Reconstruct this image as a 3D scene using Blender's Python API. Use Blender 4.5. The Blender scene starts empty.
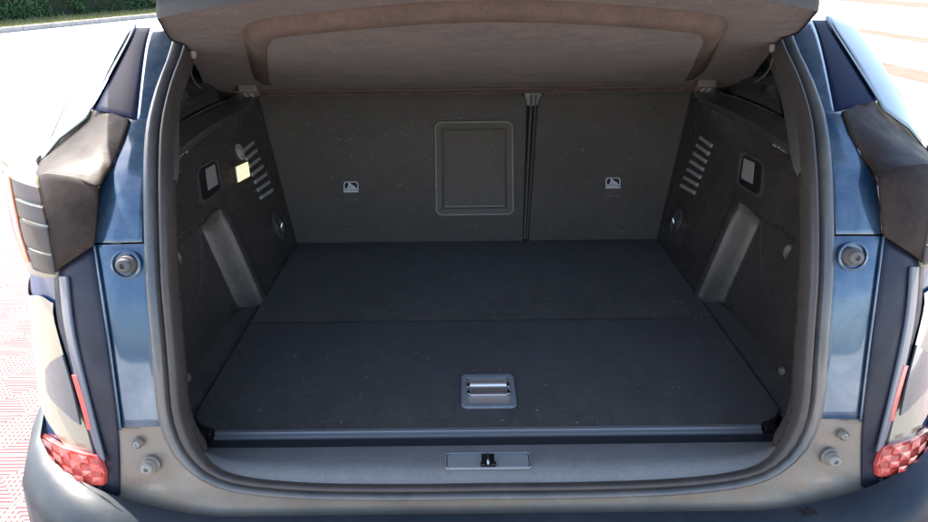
import bpy, bmesh, math, random
from mathutils import Vector, Matrix, noise
random.seed(7)
R = math.radians
C = bpy.context.scene.collection
sc = bpy.context.scene

# ------------------------------------------------------------------ camera
CAM = Vector((-0.04, 0.0, 1.52)); FPX = 690.0; PITCH = R(23.0); ROLL = R(0.65)
cd = bpy.data.cameras.new('camera'); cam = bpy.data.objects.new('camera', cd); C.objects.link(cam)
cd.sensor_width = 36; cd.lens = FPX/928*36; cd.clip_start = 0.02; cd.clip_end = 400
fw = Vector((0, math.cos(PITCH), -math.sin(PITCH)))
r0 = Vector((1, 0, 0)); u0 = Vector((0, math.sin(PITCH), math.cos(PITCH)))
rt = r0*math.cos(ROLL) - u0*math.sin(ROLL); up = r0*math.sin(ROLL) + u0*math.cos(ROLL)
M = Matrix((rt, up, -fw)).transposed().to_4x4(); M.translation = CAM
cam.matrix_world = M
sc.camera = cam

# ------------------------------------------------------------------ world, sun, exposure
SUN_EL, SUN_AZ = R(50), R(-50)         # azimuth measured from +Y (car's front) towards +X; negative = left
w = bpy.data.worlds.new('World'); sc.world = w; w.use_nodes = True
nt = w.node_tree; bg = nt.nodes['Background']
sky = nt.nodes.new('ShaderNodeTexSky'); sky.sky_type = 'NISHITA'; sky.sun_disc = False
sky.sun_elevation = SUN_EL; sky.sun_rotation = SUN_AZ; sky.dust_density = 2.5; sky.air_density = 1.0
nt.links.new(sky.outputs[0], bg.inputs[0]); bg.inputs[1].default_value = 0.15
sl = bpy.data.lights.new('sun', 'SUN'); sl.energy = 4.5; sl.angle = R(0.6); sl.color = (1, 0.95, 0.87)
so = bpy.data.objects.new('sun', sl); C.objects.link(so)
sd = Vector((math.sin(SUN_AZ)*math.cos(SUN_EL), math.cos(SUN_AZ)*math.cos(SUN_EL), math.sin(SUN_EL)))
so.rotation_euler = (-sd).to_track_quat('-Z', 'Y').to_euler()
sc.view_settings.view_transform = 'Standard'; sc.view_settings.look = 'None'
sc.view_settings.exposure = 2.0; sc.view_settings.gamma = 1.0

# ------------------------------------------------------------------ mesh helpers
WO = {}
def empty(name, label=None, cat=None, loc=(0, 0, 0), group=None, parent=None):
    o = bpy.data.objects.new(name, None); C.objects.link(o); o.empty_display_size = 0.1
    loc = Vector(loc)
    o.location = loc - (WO[parent.name] if parent else Vector()); o.parent = parent
    WO[o.name] = loc
    if label: o['label'] = label
    if cat: o['category'] = cat
    if group: o['group'] = group
    return o

def mesh(name, V, F, mat, parent=None, smooth=True, label=None, cat=None, group=None, kind=None,
         solid=0, bevel=0, sub=0, seg=2, sharp=35, keep=False):
    V = [Vector(v) for v in V]
    lo = Vector([min(v[i] for v in V) for i in range(3)]); hi = Vector([max(v[i] for v in V) for i in range(3)])
    c = (lo+hi)/2
    me = bpy.data.meshes.new(name); me.from_pydata([v-c for v in V], [], F); me.validate(); me.update()
    o = bpy.data.objects.new(name, me); C.objects.link(o)
    o.location = c - (WO[parent.name] if parent else Vector()); o.parent = parent
    WO[o.name] = c
    if mat: me.materials.append(mat)
    if solid:
        m = o.modifiers.new('s', 'SOLIDIFY'); m.thickness = abs(solid); m.offset = -1 if solid > 0 else 1
    if sub:
        m = o.modifiers.new('u', 'SUBSURF'); m.levels = sub; m.render_levels = sub
    if bevel:
        m = o.modifiers.new('b', 'BEVEL'); m.width = bevel; m.segments = seg; m.limit_method = 'ANGLE'; m.angle_limit = R(30)
    if smooth:
        for p in me.polygons: p.use_smooth = True
        if not sub:
            me.set_sharp_from_angle(angle=R(sharp))
        if solid or bevel:
            try:
                m = o.modifiers.new('n', 'WEIGHTED_NORMAL'); m.keep_sharp = True
            except Exception: pass
    for k, v in (('label', label), ('category', cat), ('group', group), ('kind', kind)):
        if v: o[k] = v
    return o

def orient(V, F, ref=None, away=False):
    """flip faces so that on average they face ref (the eye side)"""
    ref = ref or CAM
    s = 0
    for f in F:
        p = [Vector(V[i]) for i in f[:4]]
        n = (p[1]-p[0]).cross(p[2]-p[0])
        s += n.dot(ref-p[0])
    if (s < 0) != away: F = [tuple(reversed(f)) for f in F]
    return F

def mx(V): return [Vector((-v[0], v[1], v[2])) for v in V]

def pair(name, V, F, mat, parent, **k):
    """a piece on the right of the car and its mirror image on the left"""
    k2 = dict(k); l1 = k2.pop('labels', None)
    if l1: k2['label'] = l1[1]
    a = mesh(name, V, F, mat, parent, **k2)
    if l1: k2['label'] = l1[0]
    b = mesh(name, mx(V), [tuple(reversed(f)) for f in F], mat, parent, **k2)
    return a, b

# ------------------------------------------------------------------ reference surfaces of the car
def lerpt(T, z):
    if z <= T[0][0]: return T[0][1] + (z-T[0][0])*(T[1][1]-T[0][1])/(T[1][0]-T[0][0])
    for (a, fa), (b, fb) in zip(T, T[1:]):
        if z <= b: return fa + (fb-fa)*(z-a)/(b-a)
    (a, fa), (b, fb) = T[-2:]
    return fb + (z-b)*(fb-fa)/(b-a)
GT = [(0.55, 0.862), (0.70, 0.885), (0.80, 0.908), (0.95, 0.943), (1.10, 0.99), (1.25, 1.10), (1.40, 1.38), (1.6, 1.85)]
def g(z): return sum(lerpt(GT, z+d) for d in (-.06, -.03, 0, .03, .06))/5
def wrap(x): a = max(0, abs(x)-0.58); return 2.7*a*a + 6*max(0, a-.22)**2
def FG(p, off): return p[1] - (g(p[2]) + wrap(p[0]) + off)
def FFL(p, off): return (0.75+off) - p[2]
def FGR(p, off): return (0.0+off) - p[2]
def FWALL(p, off): return abs(p[0]) - (0.555 + 0.27*(p[2]-0.75) + off)
def FSEAT(p, off): return p[1] - (1.975 + 0.43*(p[2]-0.75) + off)
def FSH(p, off): return p[2] - (1.216 + (1.935-p[1])*0.29 + off)
def ray(px, py): return (fw + rt*((px-464)/FPX) - up*((py-261)/FPX))
def at(px, py, F, off=0.0, dmax=6.0):
    d = ray(px, py); t = 0.35; p0 = CAM + d*t; f0 = F(p0, off); best = (abs(f0), t)
    st = 0.04
    while t < dmax:
        t2 = t+st; f1 = F(CAM+d*t2, off)
        if abs(f1) < best[0]: best = (abs(f1), t2)
        if (f0 < 0) != (f1 < 0):
            a, b = t, t2
            for _ in range(22):
                m = (a+b)/2; fm = F(CAM+d*m, off)
                if (fm < 0) == (f0 < 0): a = m
                else: b = m
            return CAM + d*((a+b)/2)
        t, f0 = t2, f1
        if t > 6: st = 0.3
    return CAM + d*best[1]

def resample(P, n, smooth=False):
    P = [tuple(p) for p in P]
    P = [p if len(p) > 2 else p+(0.0,) for p in P]
    if smooth and len(P) > 2:
        Q = []
        for i in range(len(P)-1):
            p0, p1, p2, p3 = P[max(0, i-1)], P[i], P[i+1], P[min(len(P)-1, i+2)]
            for k in range(8):
                t = k/8
                Q.append(tuple(0.5*((2*b)+(-a+c)*t+(2*a-5*b+4*c-d)*t*t+(-a+3*b-3*c+d)*t**3) for a, b, c, d in zip(p0, p1, p2, p3)))
        P = Q+[P[-1]]
    L = [0]
    for a, b in zip(P, P[1:]): L.append(L[-1]+math.dist(a, b))
    out = []
    for i in range(n):
        s = L[-1]*i/(n-1); k = 0
        while k < len(L)-2 and L[k+1] < s: k += 1
        t = (s-L[k])/max(1e-9, L[k+1]-L[k])
        out.append(tuple(a+(b-a)*t for a, b in zip(P[k], P[k+1])))
    return out

def grid_faces(nu, nv): return [(j*nu+i, j*nu+i+1, (j+1)*nu+i+1, (j+1)*nu+i) for j in range(nv-1) for i in range(nu-1)]

def loft(rows, F, nu=20, nv=4, off=0.0, smooth=True, dmax=6.0):
    """rows of outline points, carried onto a surface of the car and joined by a grid"""
    rs = [resample(r, nu, smooth) for r in rows]; G_ = []
    for a, b in zip(rs, rs[1:]):
        for k in range(nv):
            G_.append([tuple(x+(y-x)*k/nv for x, y in zip(p, q)) for p, q in zip(a, b)])
    G_.append(rs[-1])
    V = [at(p[0], p[1], F, off+p[2], dmax) for r in G_ for p in r]
    return V, orient(V, grid_faces(nu, len(G_)))

def grid3(rows, nu=12, nv=4, smooth=True):
    rs = [resample(r, nu, smooth) for r in rows]; G_ = []
    for a, b in zip(rs, rs[1:]):
        for k in range(nv): G_.append([Vector(p).lerp(Vector(q), k/nv) for p, q in zip(a, b)])
    G_.append([Vector(p) for p in rs[-1]])
    return [v for r in G_ for v in r], grid_faces(nu, len(G_))

def tube(path, r, n=10, cap=True):
    P = [Vector(p) for p in path]; V = []; F = []
    rr = r if isinstance(r, (list, tuple)) else [r]*len(P)
    ref = None
    for i, p in enumerate(P):
        t = (P[min(i+1, len(P)-1)]-P[max(i-1, 0)]).normalized()
        if ref is None: ref = t.orthogonal().normalized()
        ref = (ref - t*ref.dot(t)).normalized(); b = t.cross(ref)
        for k in range(n):
            a = 2*math.pi*k/n; V.append(p+(ref*math.cos(a)+b*math.sin(a))*rr[i])
    for i in range(len(P)-1):
        for k in range(n):
            F.append((i*n+k, i*n+(k+1) % n, (i+1)*n+(k+1) % n, (i+1)*n+k))
    if cap: F.append(tuple(range(n-1, -1, -1))); F.append(tuple((len(P)-1)*n+k for k in range(n)))
    return V, F

def lathe(c, axis, prof, n=28, xs=1.0, xdir=None):
    """profile of (radius, height along axis)"""
    axis = Vector(axis).normalized(); a = (Vector(xdir)-axis*Vector(xdir).dot(axis)).normalized() if xdir else axis.orthogonal().normalized()
    b = axis.cross(a); V = []; F = []
    for (r, h) in prof:
        for k in range(n):
            t = 2*math.pi*k/n; V.append(Vector(c)+axis*h+(a*math.cos(t)*xs+b*math.sin(t))*r)
    for i in range(len(prof)-1):
        for k in range(n): F.append((i*n+k, i*n+(k+1) % n, (i+1)*n+(k+1) % n, (i+1)*n+k))
    F.append(tuple(range(n-1, -1, -1))); F.append(tuple((len(prof)-1)*n+k for k in range(n)))
    return V, F

def boxf(o, ax, ay, az):
    """box from corner frame: centre o and three half-axis vectors"""
    o, ax, ay, az = map(Vector, (o, ax, ay, az)); V = []
    for k in (-1, 1):
        for j in (-1, 1):
            for i in (-1, 1): V.append(o+ax*i+ay*j+az*k)
    F = [(0, 2, 3, 1), (4, 5, 7, 6), (0, 1, 5, 4), (2, 6, 7, 3), (0, 4, 6, 2), (1, 3, 7, 5)]
    if ax.cross(ay).dot(az) < 0: F = [tuple(reversed(f)) for f in F]
    return V, F

def rrect(c, ax, ay, hw, hh, r, n=5):
    """rounded rectangle outline in the plane of unit axes ax, ay"""
    P = []
    for (sx, sy, a0) in ((1, 1, 0), (-1, 1, 90), (-1, -1, 180), (1, -1, 270)):
        for k in range(n+1):
            a = R(a0+90*k/n)
            P.append(Vector(c)+ax*(sx*(hw-r)+r*math.cos(a))+ay*(sy*(hh-r)+r*math.sin(a)))
    return P

def rings(loops, closed=True, cap0=False, cap1=False):
    n = len(loops[0]); V = [v for l in loops for v in l]; F = []
    for i in range(len(loops)-1):
        for k in range(n if closed else n-1):
            F.append((i*n+k, i*n+(k+1) % n, (i+1)*n+(k+1) % n, (i+1)*n+k))
    if cap0: F.append(tuple(range(n-1, -1, -1)))
    if cap1: F.append(tuple((len(loops)-1)*n+k for k in range(n)))
    return V, F

def join(*parts):
    V = []; F = []
    for v, f in parts:
        o = len(V); V += list(v); F += [tuple(i+o for i in q) for q in f]
    return V, F

# ------------------------------------------------------------------ materials
def mat(name, col, rough=0.5, metal=0.0, bump=0.0, bscale=200, var=0.0, vscale=8, col2=None, coat=0.0, spec=0.5,
        dust=0.0, dustcol=(0.35, 0.31, 0.26), dscale=5, lint=0.0, scratch=0.0, sheen=0.0, trans=0.0, alpha=1.0, emis=0.0, rvar=0.0, flake=0.0, grain=0.0, gscale=160, wave=0.0, wscale=8):
    m = bpy.data.materials.new(name); m.use_nodes = True; n = m.node_tree; L = n.links.new
    b = n.nodes['Principled BSDF']
    b.inputs['Roughness'].default_value = rough; b.inputs['Metallic'].default_value = metal
    b.inputs['Specular IOR Level'].default_value = spec
    b.inputs['Coat Weight'].default_value = coat; b.inputs['Coat Roughness'].default_value = 0.04
    b.inputs['Sheen Weight'].default_value = sheen; b.inputs['Transmission Weight'].default_value = trans
    b.inputs['Alpha'].default_value = alpha
    tc = n.nodes.new('ShaderNodeTexCoord'); geo = n.nodes.new('ShaderNodeNewGeometry')
    P = geo.outputs['Position']
    def nz(s, det=4, ro=.55, vec=P, dist=0.0):
        t = n.nodes.new('ShaderNodeTexNoise'); t.inputs['Scale'].default_value = s; t.inputs['Detail'].default_value = det
        t.inputs['Roughness'].default_value = ro; t.inputs['Distortion'].default_value = dist; L(vec, t.inputs['Vector']); return t.outputs['Fac']
    def ramp(x, a, bb):
        t = n.nodes.new('ShaderNodeMapRange'); t.inputs[1].default_value = a; t.inputs[2].default_value = bb; L(x, t.inputs[0]); return t.outputs[0]
    def mix(f, A, B):
        t = n.nodes.new('ShaderNodeMix'); t.data_type = 'RGBA'
        if isinstance(f, float): t.inputs[0].default_value = f
        else: L(f, t.inputs[0])
        for i, q in ((6, A), (7, B)):
            if isinstance(q, tuple): t.inputs[i].default_value = (*q, 1)
            else: L(q, t.inputs[i])
        return t.outputs[2]
    def mul(a, k):
        t = n.nodes.new('ShaderNodeMath'); t.operation = 'MULTIPLY'; L(a, t.inputs[0])
        if isinstance(k, (int, float)): t.inputs[1].default_value = k
        else: L(k, t.inputs[1])
        return t.outputs[0]
    c = tuple(col)
    if var:
        c2 = col2 or tuple(x*(1+var) for x in col)
        c1 = col if col2 else tuple(x*(1-var) for x in col)
        c = mix(ramp(nz(vscale, 6, .6), .3, .7), c1, c2)
    if grain:
        q = n.nodes.new('ShaderNodeMapRange'); q.inputs[1].default_value = .3; q.inputs[2].default_value = .7; q.inputs[3].default_value = 1-grain; q.inputs[4].default_value = 1+grain
        L(nz(gscale, 3, .7), q.inputs[0])
        q2 = n.nodes.new('ShaderNodeMapRange'); q2.inputs[1].default_value = .3; q2.inputs[2].default_value = .7; q2.inputs[3].default_value = 1-grain*.6; q2.inputs[4].default_value = 1+grain*.6
        L(nz(gscale*.22, 4, .6), q2.inputs[0])
        hs = n.nodes.new('ShaderNodeVectorMath'); hs.operation = 'SCALE'
        if isinstance(c, tuple): hs.inputs[0].default_value = c
        else: L(c, hs.inputs[0])
        L(mul(q.outputs[0], q2.outputs[0]), hs.inputs['Scale']); c = hs.outputs[0]
    if scratch:
        mp = n.nodes.new('ShaderNodeMapping'); mp.inputs['Scale'].default_value = (6, 40, 14); mp.inputs['Rotation'].default_value = (.3, .5, .8); L(P, mp.inputs[0])
        s = mul(ramp(nz(9, 3, .5, mp.outputs[0], 1.2), .66, .72), ramp(nz(4, 2), .5, .62))
        c = mix(mul(s, scratch), c, (0.35, 0.33, 0.31))
    if dust:
        c = mix(mul(ramp(nz(dscale, 8, .65, dist=.6), .42, .72), dust), c, dustcol)
    if lint:
        vo = n.nodes.new('ShaderNodeTexVoronoi'); vo.inputs['Scale'].default_value = 60; L(P, vo.inputs['Vector'])
        s = mul(ramp(vo.outputs['Distance'], .17, .10), ramp(nz(31, 1), .60, .64))
        c = mix(mul(s, lint), c, (0.7, 0.68, 0.64))
    if flake:
        c = mix(mul(ramp(nz(1800, 2), .5, .7), flake), c, tuple(min(1, x*4+.03) for x in col))
    if isinstance(c, tuple): b.inputs['Base Color'].default_value = (*c, 1)
    else: L(c, b.inputs['Base Color'])
    if rvar:
        t = n.nodes.new('ShaderNodeMapRange'); t.inputs[3].default_value = max(0.02, rough-rvar); t.inputs[4].default_value = min(1, rough+rvar)
        t.inputs[1].default_value = .3; t.inputs[2].default_value = .7; L(nz(18, 6, .65), t.inputs[0]); L(t.outputs[0], b.inputs['Roughness'])
    if bump:
        bp = n.nodes.new('ShaderNodeBump'); bp.inputs['Strength'].default_value = bump; bp.inputs['Distance'].default_value = .002
        L(nz(bscale, 5, .6), bp.inputs['Height']); L(bp.outputs[0], b.inputs['Normal'])
    if wave:
        b2 = n.nodes.new('ShaderNodeBump'); b2.inputs['Strength'].default_value = wave; b2.inputs['Distance'].default_value = .02
        L(nz(wscale, 3, .5), b2.inputs['Height'])
        if bump: L(b2.outputs[0], bp.inputs['Normal'])
        else: L(b2.outputs[0], b.inputs['Normal'])
    if emis:
        b.inputs['Emission Color'].default_value = (*col, 1); b.inputs['Emission Strength'].default_value = emis
    return m

PAINT = mat('blue_paint', (0.019, 0.060, 0.115), 0.22, 0.3, coat=1.0, flake=.25, dust=.35, dustcol=(.28, .33, .36), dscale=10, rvar=.06, wave=.28, wscale=7)
NAVY = mat('navy_plastic', (0.013, 0.016, 0.030), 0.42, coat=.1, spec=.3, dust=.35, dustcol=(.06, .06, .08), dscale=9, rvar=.12, bump=.05)
HOUSE = mat('lamp_housing_plastic', (0.028, 0.019, 0.015), 0.5, coat=.0, spec=.12, dust=.45, dustcol=(.085, .058, .045), dscale=8, rvar=.12, bump=.05, grain=.25, gscale=50, scratch=.25)
PAINTQ = mat('clean_blue_paint', (0.014, 0.050, 0.125), 0.3, 0.0, coat=.2, spec=.3, flake=.25)
BUMPM = mat('bumper_paint', (0.020, 0.028, 0.038), 0.45, coat=.0, spec=.3, dust=.4, dustcol=(.06, .068, .072), dscale=9, rvar=.1, bump=.05)
GLOSS = mat('dark_glass_trim', (0.010, 0.016, 0.045), 0.35, spec=.06)
GLASS = mat('tinted_glass', (0.20, 0.235, 0.215), 0.05, coat=1.0, spec=.8)
WGLASS = mat('quarter_glass', (0.03, 0.035, 0.035), 0.08, coat=1.0)
CHROME = mat('bright_trim', (0.10, 0.12, 0.16), 0.18, 1.0)
RUB = mat('rubber_seal', (0.056, 0.047, 0.042), 0.42, bump=.1, dust=.25, dustcol=(.13, .11, .095), dscale=14, grain=.06)
FLANGE = mat('dusty_painted_flange', (0.085, 0.088, 0.09), 0.32, coat=.4, dust=.5, dustcol=(.22, .19, .155), dscale=7, bump=.05, grain=.1, gscale=60)
BEIGE = mat('dusty_jamb', (0.24, 0.215, 0.175), 0.35, coat=.4, dust=.6, dustcol=(.30, .20, .13), dscale=13, bump=.05, var=.15, vscale=9, grain=.07)
SILLM = mat('sill_plastic', (0.20, 0.20, 0.195), 0.38, bump=.25, bscale=700, dust=.35, dustcol=(.26, .255, .24), dscale=9, rvar=.06, grain=.1, scratch=.2)
TRIM = mat('boot_trim_plastic', (0.052, 0.043, 0.038), 0.28, bump=.25, bscale=600, dust=.4, dustcol=(.10, .08, .066), dscale=5, scratch=.4, rvar=.1, grain=.12, gscale=120, wave=.22, wscale=5)
TRIM2 = mat('boot_trim_smooth', (0.075, 0.070, 0.066), 0.40, bump=.2, bscale=600, dust=.4, dustcol=(.15, .13, .11), dscale=12, rvar=.1, grain=.25, gscale=60)
PILLAR = mat('pillar_trim_grey', (0.13, 0.125, 0.12), 0.45, bump=.2, bscale=600, dust=.3, dustcol=(.2, .18, .16))
CARPET = mat('boot_carpet', (0.046, 0.037, 0.031), 0.9, bump=1.0, bscale=700, var=.3, vscale=7, dust=.5, dustcol=(.068, .060, .056), dscale=4, lint=.35, sheen=.2, grain=.45, gscale=130, scratch=.25)
SEATM = mat('seat_back_felt', (0.098, 0.081, 0.066), 0.8, bump=.8, bscale=700, var=.12, vscale=5, dust=.25, dustcol=(.15, .12, .09), dscale=3, lint=.25, scratch=.6, sheen=.2, grain=.14, gscale=180, wave=.2, wscale=4)
SHELF = mat('shelf_felt', (0.072, 0.042, 0.031), 0.9, bump=.9, bscale=500, var=.2, vscale=18, dust=.3, dustcol=(.13, .085, .062), dscale=9, lint=.2, scratch=.3, sheen=.12, grain=.45, gscale=120)
SHELFD = mat('shelf_field_felt', (0.066, 0.038, 0.028), 0.9, bump=.9, bscale=500, var=.25, vscale=11, dust=.4, dustcol=(.12, .078, .056), dscale=7, lint=.2, scratch=.4, sheen=.12, grain=.5, gscale=110)
SHELFE = mat('shelf_border_lit_felt', (0.084, 0.053, 0.039), 0.85, bump=.5, bscale=500, grain=.18, var=.2, vscale=12)
SHRIM = mat('shelf_rim', (0.016, 0.016, 0.016), 0.6, bump=.4, bscale=500)
HATCH = mat('hatch_plastic', (0.118, 0.094, 0.072), 0.45, spec=.25, bump=.2, bscale=600, scratch=.7, rvar=.1, grain=.1, wave=.15, wscale=8)
HATCHF = mat('hatch_frame_plastic', (0.125, 0.100, 0.076), 0.4, spec=.3, bump=.2, bscale=600, rvar=.08)
ALU = mat('brushed_strip', (0.26, 0.26, 0.265), 0.4, .4, rvar=.1)
CHR = mat('chrome', (0.85, 0.80, 0.78), 0.3, .7)
SILLC = mat('latch_cover_plastic', (0.27, 0.275, 0.275), 0.36, bump=.2, bscale=700, dust=.3, dustcol=(.3, .29, .27))
OUTL = mat('hatch_outline_plastic', (0.30, 0.26, 0.21), 0.35, grain=.2, gscale=60)
STRAPM = mat('lit_arch_plastic', (0.068, 0.060, 0.053), 0.33, bump=.2, bscale=600, dust=.6, dustcol=(.15, .13, .11), dscale=18, rvar=.1, grain=.2, gscale=60)
LAMPD = mat('lamp_rib_plastic', (0.8, 0.55, 0.28), 0.4)
RED2 = mat('red_prism', (0.64, 0.09, 0.07), 0.12, coat=1.0)
BEZ = mat('handle_bezel', (0.26, 0.275, 0.30), 0.35, bump=.2, bscale=500, grain=.1)
BLACK = mat('black_recess', (0.010, 0.010, 0.011), 0.5)
STEEL = mat('steel', (0.65, 0.65, 0.63), 0.2, 1.0)
CORD = mat('cord', (0.28, 0.23, 0.20), 0.7)
CLIP = mat('pale_clip', (0.17, 0.135, 0.115), 0.5, bump=.1)
LAMPY = mat('boot_lamp', (1.0, 0.78, 0.45), 0.3, emis=0.38)
POCK = mat('pale_pocket', (0.34, 0.31, 0.28), 0.45)
SLOT = mat('vent_slot_grey', (0.36, 0.34, 0.31), 0.5)
WHITE = mat('white_print', (0.72, 0.71, 0.70), 0.5)
PRINT = mat('faded_print', (0.20, 0.185, 0.17), 0.6)
RED = mat('red_lens_and_reflection', (0.66, 0.085, 0.065), 0.15, coat=1.0, bump=.8, bscale=45, var=.15, vscale=40)
LENSREFL = mat('pale_lens_and_reflection', (0.34, 0.32, 0.22), 0.16, coat=1.0, dust=.2, dustcol=(.5, .46, .38))  # tail lamp lens, and the bright ground's reflection painted on the corner
GREYREFL = mat('grey_reflection', (0.10, 0.115, 0.125), 0.2, coat=1.0, bump=.1, bscale=60)
CLAW = mat('smoked_claw', (0.060, 0.046, 0.040), 0.4, coat=.25, spec=.3)
AMBER = mat('amber_sun_glow', (0.9, 0.28, 0.14), 0.12, coat=1.0)
PINKL = mat('pink_sun_glow', (0.85, 0.42, 0.36), 0.15, coat=1.0)
RUBD = mat('rubber_stop', (0.09, 0.085, 0.085), 0.55, bump=.2, dust=.3)
STOPG = mat('grey_stop', (0.27, 0.25, 0.22), 0.5, bump=.2, dust=.4)
TYRE = mat('tyre', (0.02, 0.02, 0.02), 0.8)

# ================================================================== THE CAR
car = empty('suv', 'dark blue SUV seen from behind with its tailgate up and its dusty black boot open', 'car', (0, 2.4, 0))

# --- rubber seal and painted flange round the opening
REF = [(742, -60), (760, -20), (776, 20), (787, 50), (801, 80), (813, 118), (818, 160), (820, 205), (820, 271), (816, 330), (813, 375), (811, 402), (806, 424),
       (797, 444), (782, 462), (760, 475), (730, 482), (690, 486.5), (640, 489.5), (560, 491.5), (489, 492)]
half = [at(q[0], q[1], FG) for q in resample(REF, 56, True)]
half[-1].x = 0
zmin = half[-1].z
ring = half + [Vector((-p.x, p.y, p.z)) for p in reversed(half[:-1])]
top = [Vector((-half[0].x+(2*half[0].x)*k/13, half[0].y + .02*math.sin(math.pi*k/13), half[0].z + .05*math.sin(math.pi*k/13))) for k in range(1, 13)]
ring = ring + top
def sstep(a, b, x):
    t = max(0, min(1, (x-a)/(b-a))); return t*t*(3-2*t)
def frames(ringp, closed=True):
    out = []; n = len(ringp)
    for i, p in enumerate(ringp):
        t = (ringp[(i+1) % n]-ringp[(i-1) % n]).normalized()
        b = Vector((0, 1, -(g(p.z+.01)-g(p.z-.01))/.02)).normalized()
        nn = t.cross(b).normalized()
        if nn.dot(p-Vector((0, p.y, 1.05))) < 0: nn = -nn
        out.append((p, nn, b))
    return out
FR = frames(ring)
NH = 56
zlow = ring[NH-1].z
def squeeze(p):            # the seal lies flatter along the bottom of the opening
    return 1 - .35*(1-sstep(zlow+.01, zlow+.10, p.z))
def swept(prof, sm=3):
    return [[p+nn*(a*squeeze(p))+b*(c*(squeeze(p)**2 if a < 0 else 1)) for (p, nn, b) in FR] for (a, c) in prof]
def sweep_part(name, prof, m, parent=car, **k):
    V, F = rings(swept(prof)); F = orient(V, F, CAM)
    return mesh(name, V, F, m, parent, **k)
sweep_part('body_flange', [(.028, .024), (.0265, .010), (.0225, .001), (.018, -.004), (.010, -.004), (.005, .000), (.002, .008), (0, .022)], FLANGE, sharp=80)
sweep_part('rubber_seal', [(.003, .024), (.001, .010), (-.002, .000), (-.006, -.008), (-.0115, -.0085), (-.016, -.002), (-.0175, .008), (-.0185, .014), (-.0195, .020)], RUB, sharp=80)
LIP = [p+nn*(-.0190)+b*.015 for (p, nn, b) in FR[:NH]]      # right half, from the top down to the centre

# --- side trims of the boot
def lip_at(z):
    for a, b in zip(LIP, LIP[1:]):
        if (a.z-z)*(b.z-z) <= 0 and abs(a.z-b.z) > 1e-6:
            t = (z-a.z)/(b.z-a.z); return a.lerp(b, t)
    return LIP[0] if z > LIP[0].z else LIP[-1]
def sstep(a, b, x):
    t = max(0, min(1, (x-a)/(b-a))); return t*t*(3-2*t)
def wallx(Y, z):
    rec = (1-sstep(1.532, 1.556, Y)) * (1-sstep(.965, 1.01, z+.05*(Y-1.5)))
    hump = -.012*math.exp(-((Y-1.575)/.022)**2)*(1-sstep(.97, 1.03, z))
    return .553 + .27*(z-.75) + .052*rec + hump
rows = []
ZN = 48; YN = 170
for j in range(ZN+1):
    z = .742 + (1.20-.742)*j/ZN
    yf = 1.99+.43*(z-.75); L_ = lip_at(max(z, .80)); yl = L_.y; row = []
    for i in range(YN+1):
        u = i/YN; Y = yf + (yl-yf)*u
        X = wallx(Y, z)
        bl = sstep(yl+.13, yl+.012, Y) if Y < yl+.13 else 0
        X = X + (L_.x-X)*bl
        row.append(Vector((X, Y, z)))
    rows.append(row)
V = [v for r in rows for v in r]; F = orient(V, grid_faces(YN+1, ZN+1), Vector((0, 1.5, 1)))
trimR, trimL = pair('side_trim', V, F, TRIM, car, sharp=60)
def on_wall(px, py, off=0): return at(px, py, lambda p, o: abs(p[0]) - (wallx(p[1], p[2])+o), off)

# ledge tray that fills the recess beside the floor board
V, F = grid3([[(.553, 1.99, .742), (.553, 1.58, .742), (.553, 1.30, .742), (.55, 1.04, .742)],
              [(.575, 1.99, .746), (.585, 1.56, .748), (.63, 1.42, .756), (.63, 1.06, .756)]], 24, 4, False)
pair('side_ledge', V, orient(V, F, Vector((0, 1.5, 3))), TRIM2, car, solid=.004)
# wheel-arch strap, the light it catches put into a paler colour
def strapat(px, py): return on_wall(px, py, -.004)
rowsL = [resample([(740, 214), (728, 240), (716, 270), (705, 296)], 14, True), resample([(757, 211), (748, 236), (734, 266), (717, 298)], 14, True)]
# in 3-D the strap is the rearward shoulder of the arch
PS = [[Vector((wallx(yy, z)-.003-.002*math.sin(math.pi*k/7), yy-.001, z)) for z in [.758+.245*q/13 for q in range(14)]] for k, yy in enumerate((1.560, 1.556, 1.552, 1.549, 1.545, 1.541, 1.537, 1.533))]
V, F = rings(PS, closed=False)
pair('lit_arch_shoulder', V, orient(V, F, Vector((0, 1, 1.3))), STRAPM, car, bevel=0)

# vent slots (seven each side, raised bars)
for k in range(7):
    t = k/6
    ax_, ay_ = 700+(-12)*t + 1*(t*(1-t)), 141+50*t
    a = on_wall(700-19*t, 137+48*t, -.001); b = on_wall(712-17*t, 146+47*t, -.001)
    d = (b-a); n = Vector((-1, 0, .27)).normalized(); s = d.cross(n).normalized()*.0052
    V, F = boxf((a+b)/2, d/2, s, n*.003)
    pair('vent_slat', V, F, SLOT, trimR if False else car, bevel=.0015)

def frame_on_wall(pts, name, m, wdt, h, parent=car, depth=.012, inner=None, side=None, nm_in='recess_floor'):
    pts3 = [on_wall(x, y, 0) for x, y in pts]
    c = sum(pts3, Vector())/len(pts3); n = Vector((-1, 0, .27)).normalized()
    sm = [Vector(q) for q in resample([tuple(p) for p in pts3]+[tuple(pts3[0])], 33, False)][:-1]
    l = [[p+n*0 for p in sm], [p+n*h for p in sm], [p+(c-p)*wdt+n*h for p in sm], [p+(c-p)*(wdt+.03)-n*0.0 for p in sm]]
    V, F = rings(l); F = orient(V, F, c+n*.5)
    out = pair(name, V, F, m, parent, sharp=50) if side is None else [one(name, V, F, m, parent, side)]
    l2 = [p+(c-p)*wdt+n*.0012 for p in sm]
    V = [c+n*.0012]+l2; F = [(0, i+1, (i+1) % 32+1) for i in range(32)]
    F = orient(V, F, c+n*.5)
    if inner:
        if side is None: pair(nm_in, V, F, inner, parent, smooth=False)
        else: one(nm_in, V, F, inner, parent, side)
    return c, n
def one(name, V, F, m, parent, side, **k):
    if side < 0: V = mx(V); F = [tuple(reversed(f)) for f in F]
    return mesh(name, V, F, m, parent, **k)

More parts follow.
